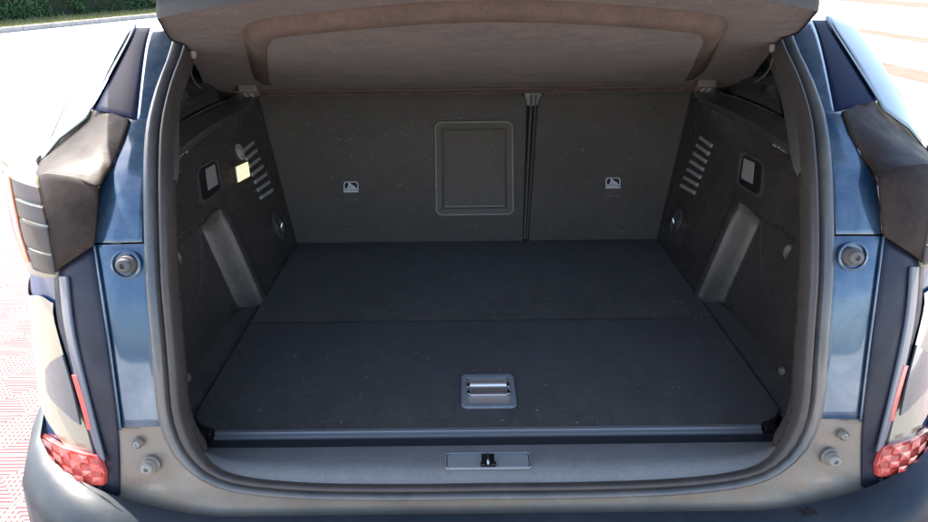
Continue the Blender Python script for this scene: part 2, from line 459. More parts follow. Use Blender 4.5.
# switch pocket both sides, with a pale upper half
pc, pn = frame_on_wall([(741, 154), (745, 152), (763, 161), (766, 165), (763, 196), (759, 198), (740, 186), (737, 182)], 'pocket_frame', TRIM2, .13, .004, inner=BLACK, nm_in='pocket')
q = [on_wall(x, y, -.003) for x, y in [(744, 158), (754, 163), (752, 184), (741, 178)]]
pair('pocket_insert', q+[p+Vector((.004, 0, 0)) for p in q], orient(q+q, [(0, 1, 2, 3)], CAM)+[(0, 4, 5, 1), (1, 5, 6, 2), (2, 6, 7, 3), (3, 7, 4, 0)], POCK, car, smooth=False)
# boot lamp and round socket, left only (built on the right and mirrored)
def mirpx(px, py):     # a left-hand picture point given as the right-hand one of the mirrored car
    return px, py
def on_wallL(px, py, off=0): return at(px, py, lambda p, o: abs(p[0]) - (wallx(p[1], p[2])+o), off)
q = [on_wallL(x, y, -.004) for x, y in [(237, 167), (248, 162), (250, 176), (239, 182)]]
mesh('boot_lamp', q+[p-Vector((.004, 0, 0)) for p in q], orient(q+q, [(0, 1, 2, 3)], CAM)+[(0, 4, 5, 1), (1, 5, 6, 2), (2, 6, 7, 3), (3, 7, 4, 0)], LAMPY, car, smooth=False, label='small lit cream boot lamp')
c_ = sum(q, Vector())/4; qf = [c_+(p-c_)*1.25-Vector((.0025, 0, 0)) for p in q]
mesh('lamp_bezel', qf+[p-Vector((.004, 0, 0)) for p in qf], orient(qf+qf, [(0, 1, 2, 3)], CAM)+[(0, 4, 5, 1), (1, 5, 6, 2), (2, 6, 7, 3), (3, 7, 4, 0)], TRIM2, car, smooth=False)
for k in (.25, .5, .75):
    a_, b_ = q[0].lerp(q[1], k)+Vector((.0008, 0, 0)), q[3].lerp(q[2], k)+Vector((.0008, 0, 0))
    V, F = tube([a_, b_], .0009, 6); mesh('lamp_rib', V, F, LAMPD, car)
c = on_wallL(239.5, 152); V, F = lathe(c, (1, 0, .27), [(.022, 0), (.022, .004), (.018, .006), (.017, .002), (.011, .002), (.010, .008), (.004, .009)])
mesh('power_socket', V, orient(V, F, c+Vector((.5, -.3, .1))), SLOT, car)
# tie-down eyes
c = on_wall(677, 222)
V, F = lathe(c, (-1, 0, .27), [(.030, 0), (.030, .004), (.025, .006), (.023, .001), (.012, -.001), (.010, .003), (.002, .004)], xs=1.35, xdir=(0, 0, 1))
pair('tie_down_socket', V, orient(V, F, c+Vector((-.5, -.3, .1))), TRIM2, car)
V, F = tube([c+Vector((-.010, .0, .0))+Vector((-.003-.006*math.sin(a), .016*math.cos(a), .022*math.sin(a))) for a in [math.pi*k/12 for k in range(13)]], .0028, 8)
pair('tie_down_ring', V, F, STEEL, car)
# cover plugs, groove and clip
c = on_wall(792, 250); 
for (x, y, r, m, nm) in ((788, 252, .010, TRIM, 'cover_plug'),):
    P_ = on_wall(x, y)
    V, F = lathe(P_, (-.6, -.8, .1), [(r, -.002), (r, .002), (r*.85, .0035)], xs=1.8, xdir=(0, 0, 1)); pair(nm, V, orient(V, F, CAM), m, car)
P_ = on_wall(783, 371); V, F = lathe(P_, (-1, -.3, .2), [(.009, -.004), (.009, .004), (.005, .007)]); pair('trim_clip', V, orient(V, F, CAM), CLIP, car)
V, F = tube([on_wall(x, y, -.0005) for x, y, _ in resample([(762, 220), (761, 245), (763, 278), (771, 296), (783, 309)], 18, True)], .0017, 6)
pair('cover_seam', V, F, TRIM2, car)

# --- upper pillar trims, ledge for the shelf, inside quarter window
def FW2(p, off): return abs(p[0]) - (.675 + .10*(p[2]-1.2) + off)
V, F = loft([[(690, 70), (720, 66), (770, 50)], [(690, 92, -.02), (735, 98, -.02), (783, 119, -.02)]], FW2, 14, 5, .04)
pair('upper_side_trim', V, F, TRIM, car, solid=.004)
V, F = loft([[(741, 78), (758, 66), (774, 62)], [(733, 96), (757, 104), (781, 115)]], FW2, 12, 4, .008)
pair('inner_quarter_glass', V, F, WGLASS, car, solid=.003)
V, F = loft([[(731, 95), (757, 105), (782, 117)], [(732, 98), (757, 109), (783, 120)]], FW2, 12, 2, .0)
pair('glass_rim', V, F, PILLAR, car, solid=.004)
V, F = loft([[(694, 90, .0), (735, 98, .0), (765, 110, .0), (786, 119, 0)], [(697, 97, -.035), (728, 110, -.035), (757, 125, -.035), (790, 146, -.035)], [(698, 102, -.01), (728, 118, -.01), (757, 134, -.008), (792, 156, -.01)]], FW2, 20, 4)
pair('shelf_ledge', V, F, TRIM2, car, solid=.004)
V, F = loft([[(760, 40, .45), (778, 90, .40), (785, 120, .30), (790, 150, .16), (795, 172, .09), (806, 184, .05)], [(780, 48, .035), (797, 90, .035), (807, 130, .035), (810, 172, .035), (811, 186, .035)]], FG, 26, 4)
pair('pillar_trim', V, F, PILLAR, car, solid=.004)
q = [at(x, y, FW2, -.01) for x, y in [(771, 146), (778, 139), (786, 153), (781, 155)]]
pair('hook_plate', q, orient(q, [(0, 1, 2, 3)]), SLOT, car, solid=.003, smooth=False)
c = at(779, 147.5, FW2, -.014); V, F = lathe(c, (-1, -.2, 0), [(.005, 0), (.005, .003), (.002, .005)]); pair('screw', V, orient(V, F, CAM), STEEL, car)

# --- sill inside the seal, carried up into the corners
def sill_row(n_, b_, dz=0, k0=20):
    return [Vector(p+nn*n_+b*b_)+Vector((0, 0, dz)) for (p, nn, b) in FR[k0:50]]
S0 = [p+nn*(-.0180)*squeeze(p)+b*.016*squeeze(p)**2 for (p, nn, b) in FR[32:NH]]
S0 = [p for p in S0 if p.z < .815]
def srow(s_, Y, z, zadd=0):
    out = []
    for p in S0:
        t = p.x/S0[0].x; lift = p.z-S0[-1].z
        out.append(Vector((p.x*(1+.09*s_*t**4), p.y+(Y-p.y)*s_, S0[-1].z + (z-S0[-1].z)*min(1, s_*4) + lift*(1-s_)**1.4 + zadd)))
    return out
R0 = S0
R1 = srow(.10, .99, .7530); Rm = srow(.45, .99, .7545); R2 = srow(.85, .99, .7535); R3 = srow(.94, .99, .7515); R4 = srow(.97, 1.0, .741); R5 = srow(1.0, 1.032, .738)
def sym_rows(rows): return [r+[Vector((-p.x, p.y, p.z)) for p in reversed(r[:-1])] for r in rows]
V, F = rings(sym_rows([R0, R1, srow(.25, .99, .7545), Rm, R2, R3]), closed=False)
sill = mesh('sill_cover', V, orient(V, F, Vector((0, .9, 3))), SILLM, car, sharp=50)
V, F = rings(sym_rows([[p+Vector((0, 0, 0)) for p in R3], R4, R5, [p+Vector((0, .03, -.02)) for p in R5]]), closed=False)
mesh('sill_step', V, orient(V, F, Vector((0, .9, 3))), mat('sill_step_plastic', (0.028, 0.032, 0.038), .5, bump=.3, bscale=500), car, sharp=50)
# latch cover and striker
def FS(p, off): return (.7545+off) - p[2]
ac = at(488, 461, FS, 0); X_, Y_ = Vector((1, 0, 0)), Vector((0, 1, -.02)).normalized()
def plate(name, c, hw, hh, r, h, m, parent, top=None, ax=X_, ay=Y_, lip=.0015, **k):
    nrm = ax.cross(ay).normalized()
    if nrm.dot(CAM-Vector(c)) < 0: nrm = -nrm
    l = [rrect(c, ax, ay, hw, hh, r), [p+nrm*(h-lip) for p in rrect(c, ax, ay, hw, hh, r)], [p+nrm*h for p in rrect(c, ax, ay, hw-lip, hh-lip, max(.0005, r-lip))]]
    V, F = rings(l, cap1=True); F = orient(V, F, Vector(c)+nrm)
    return mesh(name, V, F, m, parent, sharp=40, **k)
def ringplate(name, c, hw, hh, r, wd, h, m, parent, ax=X_, ay=Y_, lip=.001, deep=.0, **k):
    nrm = ax.cross(ay).normalized()
    if nrm.dot(CAM-Vector(c)) < 0: nrm = -nrm
    l = [rrect(c, ax, ay, hw, hh, r), [p+nrm*(h-lip) for p in rrect(c, ax, ay, hw, hh, r)],
         [p+nrm*h for p in rrect(c, ax, ay, hw-lip, hh-lip, max(.0006, r-lip))],
         [p+nrm*h for p in rrect(c, ax, ay, hw-wd+lip, hh-wd+lip, max(.0006, r-wd+lip))],
         [p+nrm*(h-lip) for p in rrect(c, ax, ay, hw-wd, hh-wd, max(.0005, r-wd))],
         [p-nrm*deep for p in rrect(c, ax, ay, hw-wd, hh-wd, max(.0005, r-wd))]]
    V, F = rings(l); F = orient(V, F, Vector(c)+nrm)
    return mesh(name, V, F, m, parent, sharp=40, **k)
latch = plate('latch_cover', ac+Vector((0, 0, -.001)), .0692, .0177, .006, .0030, SILLC, car)
plate('cover_gap', ac+Vector((0, 0, -.0015)), .0705, .0190, .006, .0026, BLACK, latch)
ringplate('cover_rim', ac+Vector((0, 0, -.001)), .0720, .0205, .007, .0018, .0036, BEZ, latch)
plate('latch_slot', ac+Vector((0, 0, .0015)), .0115, .0175, .001, .0015, BLACK, latch)
for s in (-1, 1):
    plate('latch_mark', ac+Vector((s*.018, 0, .0015)), .0008, .010, .0003, .0012, BEZ, latch)
    V, F = boxf(ac+Vector((s*.009, -.013, .004)), (.004, 0, 0), (0, .004, 0), (0, 0, .003)); mesh('latch_jaw', V, F, BLACK, latch, bevel=.001)
V, F = tube([ac+Vector((0, y, z)) for y, z in [(-.013, .001), (-.0125, .005), (-.009, .008), (0, .009), (.009, .008), (.0125, .005), (.013, .001)]], .0022, 10)
mesh('striker', V, F, STEEL, latch)

# --- rear panel below the seal: dusty jamb plates joined by the sill outside
OUT = [(839, 419), (849, 418.5), (858, 420), (860, 426), (861, 450), (861, 474), (864, 484), (845, 495), (806, 502), (755, 508), (722, 511), (670, 514), (618, 516), (550, 517.5), (489, 518)]
INN = [(829, 420), (828, 421), (827, 422), (826, 425), (822, 436), (815, 448), (808, 458), (796, 469), (780, 478), (755, 485), (730, 489), (680, 494), (618, 498), (550, 500), (489, 501)]
def topx(P): 
    q = P-CAM; return 464+FPX*q.dot(rt)/q.dot(fw), 261-FPX*q.dot(up)/q.dot(fw)
FO = [p+nn*.026*squeeze(p)+b*.014 for (p, nn, b) in FR[:NH]]
k0 = min(range(NH), key=lambda k: abs(topx(FO[k])[1]-418))
ri = [tuple(v) for v in resample([tuple(v) for v in FO[k0:]], 70, False)]; ro = resample(OUT, 70, False)
GR = []
for a, b in zip(ri, ro):
    A = Vector(a); B = at(b[0], b[1], FG, .016)
    GR.append([A.lerp(B, t)+Vector((0, .003*math.sin(t*math.pi), 0)) for t in (0, .03, .1, .25, .5, .75, 1, 1.3)])
rows = [[c_[k] for c_ in GR] for k in range(8)]
for r in rows: r[-1].x = 0
V, F = rings(sym_rows(rows), closed=False)
mesh('jamb_panel', V, orient(V, F), BEIGE, car, sharp=50)
def bump_stop(px, py, r, r2, off, mcup, mrub, h=.016, dx=0, dy=0):
    c = at(px, py, FG, off); ax = Vector((0, -1, .25)).normalized()
    V, F = lathe(c, ax, [(r, -.002), (r, .003), (r*.86, .004), (r*.80, -.002), (r*.5, -.004)])
    a, b = pair('stop_cup', V, orient(V, F, CAM), mcup, car, sharp=50)
    c2 = c + Vector((dx, 0, dy))
    V, F = lathe(c2, ax, [(r2, -.004), (r2, h*.5), (r2*.93, h*.62), (r2*.8, h*.62), (r2*.78, h*.9), (r2*.6, h), (r2*.3, h), (r2*.25, h*.8)])
    V2 = mx(V)
    pair('rubber_stop', V, orient(V, F, CAM), mrub, car, sharp=50)
bump_stop(852.5, 256, .0235, .0145, .005, PAINT, RUBD, .022, dx=-.004)
bump_stop(830, 457, .0150, .0125, .013, BEIGE, STOPG, .020)
bump_stop(843, 435, .0085, .0065, .013, BEIGE, STOPG, .008)

# --- blue jamb panel and chamfer
V, F = loft([[(831, 236), (831, 300), (827, 350), (821, 419)], [(846, 236), (850, 300), (846, 350), (841, 419)], [(879, 236), (871, 300), (865, 350), (857, 419)],
             [(884, 237, .004), (876, 300, .004), (870, 345, .004), (861, 420, .004)]], FG, 24, 4, .010)
pair('jamb_skin', V, F, PAINT, car, solid=.004, sharp=50)
V, F = loft([[(884, 236, .0), (876, 300, .0), (870, 345, .0), (861, 422, .0)], [(886, 237, .010), (878, 300, .010), (872, 345, .010), (863, 422, .010)]], FG, 24, 2, .004)
pair('jamb_edge', V, F, PAINT, car, solid=.003)
V, F = loft([[(886, 237, .012), (878, 300, .012), (872, 345, .012), (863, 422, .012), (861, 486, .014)],
             [(908, 250, .004), (904, 300, .004), (893, 345, .004), (884, 422, .004), (868, 490, .008)],
             [(924, 260, .0), (921, 310, .0), (911, 350, .0), (894, 420, .0), (876, 493, .004)]], FG, 30, 5)
pair('lamp_side_strip', V, F, NAVY, car, solid=.006, sharp=50)

# --- painted shoulder beside the opening, lamp housing
V, F = loft([[(816, 112), (829, 160), (834, 200), (836, 234)], [(830, 112), (846, 155), (858, 195), (862, 234)], [(843, 112, .0), (858, 150, .004), (875, 176, .006), (881, 200, .006), (883.5, 234, .006)]], FG, 24, 6, .008)
pair('shoulder_panel', V, F, PAINT, car, solid=.004, sharp=50)
V, F = loft([[(843, 111, .0), (868, 101, .03), (880, 104, .05), (902, 122, .06), (925, 147, .04), (937, 163, -.02)],
             [(850, 132, .004), (876, 135, .006), (900, 147, .0), (925, 158, -.02), (937, 165, -.035)],
             [(859, 150, .008), (868, 164, .0), (879, 176, -.022), (900, 169, -.034), (928, 164, -.045), (937, 167, -.045)]], FG, 26, 6, dmax=2)
pair('lamp_housing_top', V, F, HOUSE, car, solid=.004, sharp=25)
V, F = loft([[(879, 176, -.022), (900, 169, -.034), (928, 164, -.045), (937, 167, -.045)],
             [(881, 205, -.010), (905, 205, -.02), (922, 208, -.026), (931, 212, -.03)],
             [(884, 236, .002), (903, 248, -.004), (920, 260, -.006), (923, 268, -.006)]], FG, 20, 6, dmax=2)
pair('lamp_housing', V, F, HOUSE, car, solid=.004, sharp=40)

# --- tail lamp cluster beside the housing (outer corner)
def lampP(s, t, off=0):
    """s: 0 inner edge .. 1 outer edge, t: 0 top .. 1 bottom; runs along the housing's outer edge and wraps the corner"""
    P_ = [at(x, y, FG, o, 2) for x, y, o in ((937, 166, -.047), (934, 190, -.038), (930, 212, -.030), (925, 245, -.014), (922, 268, -.006))]
    q = t*4; i = min(3, int(q)); A = P_[i].lerp(P_[i+1], q-i)
    sc_ = 1 - .25*max(0, t-.6)/.4
    return Vector((A.x + .125*s*sc_, A.y + off + .03*s*sc_ + .06*s*s*sc_, A.z - .012*s + .02*s*(1-t)))
def lamp_patch(s0, s1, t0, t1, off=0, nu=8, nv=8, slant=0):
    V = [lampP(s0+(s1-s0)*i/(nu-1), min(1, max(0, t0+(t1-t0)*j/(nv-1)+slant*(i/(nu-1)))), off) for j in range(nv) for i in range(nu)]
    return V, orient(V, grid_faces(nu, nv), Vector((.8, 0, 1.3)))
lampR = empty('tail_lamp', None, None, (.8, 1.1, 1.1), parent=car); lampL = empty('tail_lamp', None, None, (-.8, 1.1, 1.1), parent=car)
lampR['label'] = 'right tail lamp'; lampL['label'] = 'left tail lamp with sunlit lens'
def lp(name, V, F, m, **k):
    mesh(name, V, F, m, lampR, **k); mesh(name, mx(V), [tuple(reversed(f)) for f in F], m, lampL, **k)
V, F = lamp_patch(0, 1, 0, 1, .0, 16, 16); lp('lamp_lens', V, F, LENSREFL, solid=.01)
for k in range(4):
    V, F = lamp_patch(.0, .50, .10+.22*k, .10+.22*k+.200, -.003, 6, 6, -.03); lp('lamp_claw', V, F, CLAW, solid=.004, bevel=.002)
V, F = lamp_patch(.52, .66, .06, .86, -.006, 4, 12, 0); lp('sun_glow_bar', V, F, AMBER, solid=.004, bevel=.002)  # sun's glow inside the lens, painted as an amber bar
V, F = lamp_patch(.72, .95, .02, .70, -.004, 4, 12, 0); lp('sun_glow_bar', V, F, PINKL, solid=.004, bevel=.002)  # paler end of the sun's glow, painted pink

# --- pillar outside the opening: painted panel, glossy wedge, bright trim, rear quarter glass
V, F = loft([[(779, 20), (790, 45), (806, 80), (817, 113)], [(795, 20), (809, 45), (817, 75), (824, 111)], [(812, 20), (819, 40), (827, 75), (834, 111)]], FG, 18, 4, .014)
pair('pillar_skin', V, F, PAINT, car, solid=.004)
V, F = loft([[(812, 20), (819, 38), (827, 75), (834, 111)], [(829, 20), (832, 30), (853, 65), (876, 100)]], FG, 18, 6, .018)
pair('pillar_wedge', V, F, GLOSS, car, solid=.004)
V, F = loft([[(826, 16), (832, 29), (854, 64), (877, 100)], [(829, 16), (834, 28), (857, 63), (880, 99)]], FG, 18, 2, .012)
pair('bright_trim', V, F, CHROME, car, solid=.004)
V, F = loft([[(829, 16), (835, 28), (858, 63), (883, 108)], [(848, 22), (856, 36), (882, 74), (910, 128)], [(856, 24), (866, 42), (895, 84), (930, 152)]], FG, 18, 5, .03, dmax=2)
pair('quarter_glass', V, F, GLASS, car, solid=.004)

# --- lower corner: quarter panel, paint reflections built as patches, red reflector, traced on the left side
def mirR(rows):   # left-hand outline points -> right-hand pixel via 3-D mirror later
    return rows
def loftL(name, rows, m, nu=16, nv=5, off=0.0, lab=None, **k):
    V, F = loft(rows, FG, nu, nv, off, dmax=2.2)
    a = mesh(name, V, F, m, car, label=lab, **k); b = mesh(name, mx(V), [tuple(reversed(f)) for f in F], m, car, label=lab, **k)
    return a
# quarter skin as true geometry so that its outline is the body's own silhouette
V = []; zs = [1.20-.8*j/32 for j in range(33)]
SIL = [(0.40, .80), (.50, .815), (.62, .835), (.70, .85), (.80, .872), (.90, .890), (1.0, .893), (1.1, .885), (1.2, .86)]
XI = [(0.40, .60), (.60, .60), (.70, .62), (.80, .655), (.90, .685), (1.0, .72), (1.1, .70), (1.2, .70)]
def qpt(t, z, off=0.0):
    xo = lerpt(SIL, z); xi = lerpt(XI, z)
    if t < .62:
        x = xi + (xo-.02-xi)*t/.62; y = g(z)+wrap(x)+.012
    else:
        tt = (t-.62)/.38; xe = xo-.02; y0 = g(z)+wrap(xe)+.012
        x = xe + .02*math.sin(tt*math.pi/2)+.05*tt*tt; y = y0 + .55*tt*tt + .05*tt
    return Vector((x + off*sstep(.3, .7, t), y - off*(1-.6*sstep(.3, .9, t)), z))
for z in zs:
    for i in range(29): V.append(qpt(i/28, z))
pair('quarter_panel', V, orient(V, grid_faces(29, 33), Vector((2, 0, 1.2))), PAINTQ, car, sharp=60)
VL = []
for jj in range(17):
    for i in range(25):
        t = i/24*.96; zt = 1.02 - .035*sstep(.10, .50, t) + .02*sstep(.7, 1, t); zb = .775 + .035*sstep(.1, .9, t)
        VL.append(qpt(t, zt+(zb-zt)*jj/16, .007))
pair('corner_reflection', VL, orient(VL, grid_faces(25, 17), Vector((2, 0, 1.2))), LENSREFL, car, sharp=60)  # bright ground mirrored in the body paint, built as a cream patch
loftL('grey_reflection_patch', [[(62, 355), (72, 390), (80, 425)], [(50, 362), (56, 395), (72, 420)], [(45, 370), (48, 395), (66, 414)]], GREYREFL, 12, 4, -.004, solid=.003, bevel=.001)  # dark reflection in the corner paint, put in as a grey patch
loftL('red_reflection_strip', [[(71, 375), (80, 405), (87, 430)], [(76, 375), (85, 405), (91, 431)]], RED, 10, 3, -.005, solid=.004, bevel=.001)  # red reflection in the corner paint, put in as a coloured strip
loftL('red_reflector', [[(38, 433), (62, 447), (97, 456)], [(42, 452), (68, 470), (104, 474)], [(48, 474), (75, 485), (103, 486)]], RED, 16, 6, -.004, solid=.01, bevel=.002)
Vc, Fc = loft([[(42, 438), (63, 450), (96, 459)], [(46, 452), (69, 468), (102, 472)], [(52, 470), (76, 481), (101, 483)]], FG, 7, 2, -.0145, dmax=2.2)
for n_, f_ in enumerate(Fc):
    if (n_ % 6 + n_//6) % 2: continue
    qv = [Vc[i] for i in f_]; cc = sum(qv, Vector())/4; qv = [cc+(p-cc)*.96 for p in qv]; top_ = cc+Vector((0, -.0012, .0004))
    vv_ = qv+[top_]; ff_ = orient(vv_, [(0, 1, 4), (1, 2, 4), (2, 3, 4), (3, 0, 4)])
    mesh('reflector_prism', vv_, ff_, RED2, car, smooth=False); mesh('reflector_prism', mx(vv_), [tuple(reversed(f)) for f in ff_], RED2, car, smooth=False)
loftL('corner_edge', [[(58, 276), (64, 330), (80, 400), (97, 456)], [(66, 276), (72, 330), (88, 400), (104, 462)]], mat('blue_grey_edge', (.13, .14, .17), .25, coat=.5), 20, 2, -.004, solid=.006, bevel=.002)

# --- bumper
rows = []
for (z, y, k) in ((.680, .892, .0), (.690, .886, .0), (.689, .874, .0), (.686, .858, .002), (.675, .835, .008), (.65, .812, .012), (.60, .80, .012), (.50, .79, .012), (.40, .80, .0), (.30, .86, -.02)):
    r = []
    for i in range(41):
        x = -.90+1.8*i/40; a = abs(x)
        yy = y + wrap(x)*.95 + (.5*max(0, a-.80)); zz = z + (.058*sstep(.44, .70, a) if z > .6 else .02*sstep(.5, .72, a))
        r.append(Vector((x, yy, zz)))
    rows.append(r)
V, F = rings(rows, closed=False)
bumper = mesh('bumper', V, orient(V, F, Vector((0, -1, 1.5))), BUMPM, car, sharp=60, solid=.004)
for k in range(3):
    a = at(800+6*k, 512-.8*k, lambda p, o: .703 - p[2]); V, F = boxf(a, Vector((.0045, -.007, 0)), Vector((.0014, .0009, 0)), (0, 0, .0015))
    mesh('drain_slot', V, F, BLACK, bumper, smooth=False)
# body beyond the corner: sides, roof, glass, wheels
ST = [1.30, 1.45, 1.8, 2.3, 3.0, 3.8, 4.4]
for sname, prof, m in (('body_side', [(.86, .32), (.885, .45), (.90, .65), (.90, .85), (.88, 1.0), (.865, 1.06)], PAINT), ('side_window', [(.865, 1.06), (.74, 1.25), (.60, 1.44)], GLOSS), ('roof_rail', [(.60, 1.44), (.58, 1.51), (.55, 1.59)], PAINT)):
    ST_ = ST if sname == 'body_side' else [1.50, 1.62]+ST[2:]
    V = [Vector((x, y, z)) for y in ST_ for x, z in prof]; n = len(prof)
    pair(sname, V, orient(V, grid_faces(n, len(ST_)), Vector((4, 2, 2))), m, car, solid=.01)
V = [Vector((x*.58, y, 1.59+.03*(1-x*x))) for y in ST for x in (-1, -.5, 0, .5, 1)]
mesh('roof', V, orient(V, grid_faces(5, len(ST)), Vector((0, 2, 5))), PAINT, car, solid=.02)
V, F = boxf((0, 4.4, .9), (.88, 0, 0), (0, .02, 0), (0, 0, .62)); mesh('front_bulkhead', V, F, BLACK, car)
V, F = boxf((0, 2.7, .42), (.86, 0, 0), (0, 1.75, 0), (0, 0, .02)); mesh('underfloor', V, F, BLACK, car)
for (x, y) in ((-.86, 1.75), (.86, 1.75), (-.86, 4.35), (.86, 4.35)):
    s = 1 if x > 0 else -1
    V, F = lathe((x-.1*s, y, .35), (s, 0, 0), [(.20, 0), (.33, .0), (.35, .03), (.35, .17), (.33, .2), (.20, .2), (.19, .17), (.05, .16)], n=36)
    wh = mesh('wheel', V, F, TYRE, car); 
    V, F = lathe((x+.065*s, y, .35), (s, 0, 0), [(.205, 0), (.205, .03), (.18, .02), (.06, .03), (.05, .04)], n=10); mesh('rim', V, F, ALU, wh)
a_ = [p+nn*.035+b*.035 for (p, nn, b) in FR[:NH-6:3]]
b_ = []
for k, p in enumerate(a_):
    t = k/(len(a_)-1); b_.append(Vector((lerpt([(0, .54), (.25, .62), (.45, .84), (.7, .86), (1, .84)], t), lerpt([(0, 1.88), (.25, 1.62), (.45, 1.42), (1, 1.40)], t), lerpt([(0, 1.60), (.25, 1.40), (.45, 1.06), (.7, .7), (1, .33)], t))))
V, F = rings([a_, [x.lerp(y, .5) for x, y in zip(a_, b_)], b_], closed=False)
pair('quarter_light_shield', V, orient(V, F, Vector((0, 3, 1))), BLACK, car)  # unseen black sheet added to stop sun leaking in behind the pillar
V = [Vector((x*.56, y, z)) for y, z in ((1.50, 1.575), (1.56, 1.60), (1.75, 1.60)) for x in (-1, -.5, 0, .5, 1)]
mesh('roof_header', V, orient(V, grid_faces(5, 3), Vector((0, 1, 5))), PAINT, car, solid=.02)
# raised tailgate above the opening, drawn extra wide to keep sun off the sill
rows = []
for (y, z, hw) in ((1.66, 1.64, .88), (1.1, 1.78, .92), (.82, 1.93, .86), (.55, 2.04, .72), (.34, 2.06, .62)):
    rows.append([Vector((x*hw, y - .04*(1-x*x), z+.05*(1-x*x))) for x in [-1+k/8 for k in range(17)]])
V, F = rings(rows, closed=False); tg = mesh('tailgate', V, orient(V, F, Vector((0, 0, 5))), PAINT, car, solid=.05)
V, F = rings([[p+Vector((0, 0, -.055)) for p in r[1:-1]] for r in rows], closed=False)
mesh('tailgate_lining', V, orient(V, F, Vector((0, 1, 0))), TRIM, tg)
V, F = tube([(.60, 1.20, 1.30+.19), (.61, .95, 1.80)], .009, 10); pair('gas_strut', V, F, BLACK, car)

# --- rear seats with ski hatch, split line, stickers
SN = Vector((0, -1, .43)).normalized(); SU = Vector((0, .43, 1)).normalized()
def seat(name, pxl, pxr, ztop=1.29, lab=None):
    bl, br, tl, tr = at(pxl[1], 241, FSEAT).x, at(pxr[1], 240, FSEAT).x, at(pxl[0], 93, FSEAT).x, at(pxr[0], 93, FSEAT).x
    outl = []
    Z0, Z1 = .725, .75+.0
    def P(x, t): return Vector((x, 1.975, .75))+SU*t
    H = .455
    rc = .035
    L_ = [P(bl, -.03), P(br, -.03)]
    def rcorner(cx, ct, a0, a1): return [P(cx+rc*math.cos(R(a0+(a1-a0)*k/6)), ct+rc*math.sin(R(a0+(a1-a0)*k/6))) for k in range(7)]
    L_ += rcorner(tr-rc, H-rc, 0, 90) + rcorner(tl+rc, H-rc, 90, 180)
    c_ = sum(L_, Vector())/len(L_)
    l = [[p-SN*.07 for p in L_], [p-SN*.006 for p in L_], [p+(c_-p).normalized()*.003-SN*.001 for p in L_], [p+(c_-p).normalized()*.009 for p in L_]]
    V, F = rings(l, cap0=True, cap1=True); F = orient(V, F, CAM)
    return mesh(name, V, F, SEATM, car, label=lab, sharp=50)
seatL = seat('rear_seat_back', (255, 296), (527, 522.5), lab='wider left rear seat back with ski hatch')
seatR = seat('rear_seat_back', (538.5, 528), (708, 668), lab='narrower right rear seat back')
# split fittings
for (x0, x1, w_) in ((531.5, 524.5, 1.2), (536, 527, .8)):
    a = at(x0, 95, FSEAT, .006); b = at(x1, 239, FSEAT, .006)
    V, F = tube([a.lerp(b, k/6) for k in range(7)], .004*w_/1.4, 8); mesh('seat_edge_piping', V, F, HATCHF, seatL if x0 < 533 else seatR)
a = at(533, 96, FSEAT, .03); V, F = boxf(a, (.028, 0, 0), SN*.008, SU*.03); mesh('seat_latch_trim', V, F, POCK, car, bevel=.004)
V, F = boxf(at(528, 170, FSEAT, .075), (.06, 0, 0), SN*.004, SU*.26); mesh('seat_gap_backing', V, F, BLACK, car)
# ski hatch
hc = at(473.5, 168, FSEAT, -.001)
hl, hr = at(435.5, 168, FSEAT), at(513, 168, FSEAT); ht, hb = at(474, 122, FSEAT), at(474, 215, FSEAT)
hw, hh = (hr.x-hl.x)/2, (ht-hb).length/2
hcen = Vector(((hl.x+hr.x)/2, (ht.y+hb.y)/2, (ht.z+hb.z)/2))
ringplate('hatch_outline', hcen, hw+.001, hh+.001, .019, .0045, .0080, OUTL, seatL, ax=Vector((1, 0, 0)), ay=SU)
hat = ringplate('ski_hatch_frame', hcen, hw, hh, .018, .020, .0055, HATCHF, seatL, ax=Vector((1, 0, 0)), ay=SU)
plate('ski_hatch_door', hcen, hw-.0245, hh-.0245, .003, .0042, HATCH, seatL, ax=Vector((1, 0, 0)), ay=SU, lip=.001)
V, F = boxf(hcen-SU*(hh-.026)+SN*.006, (hw-.027, 0, 0), SN*.002, SU*.002); mesh('hatch_sill', V, F, OUTL, seatL, bevel=.001)
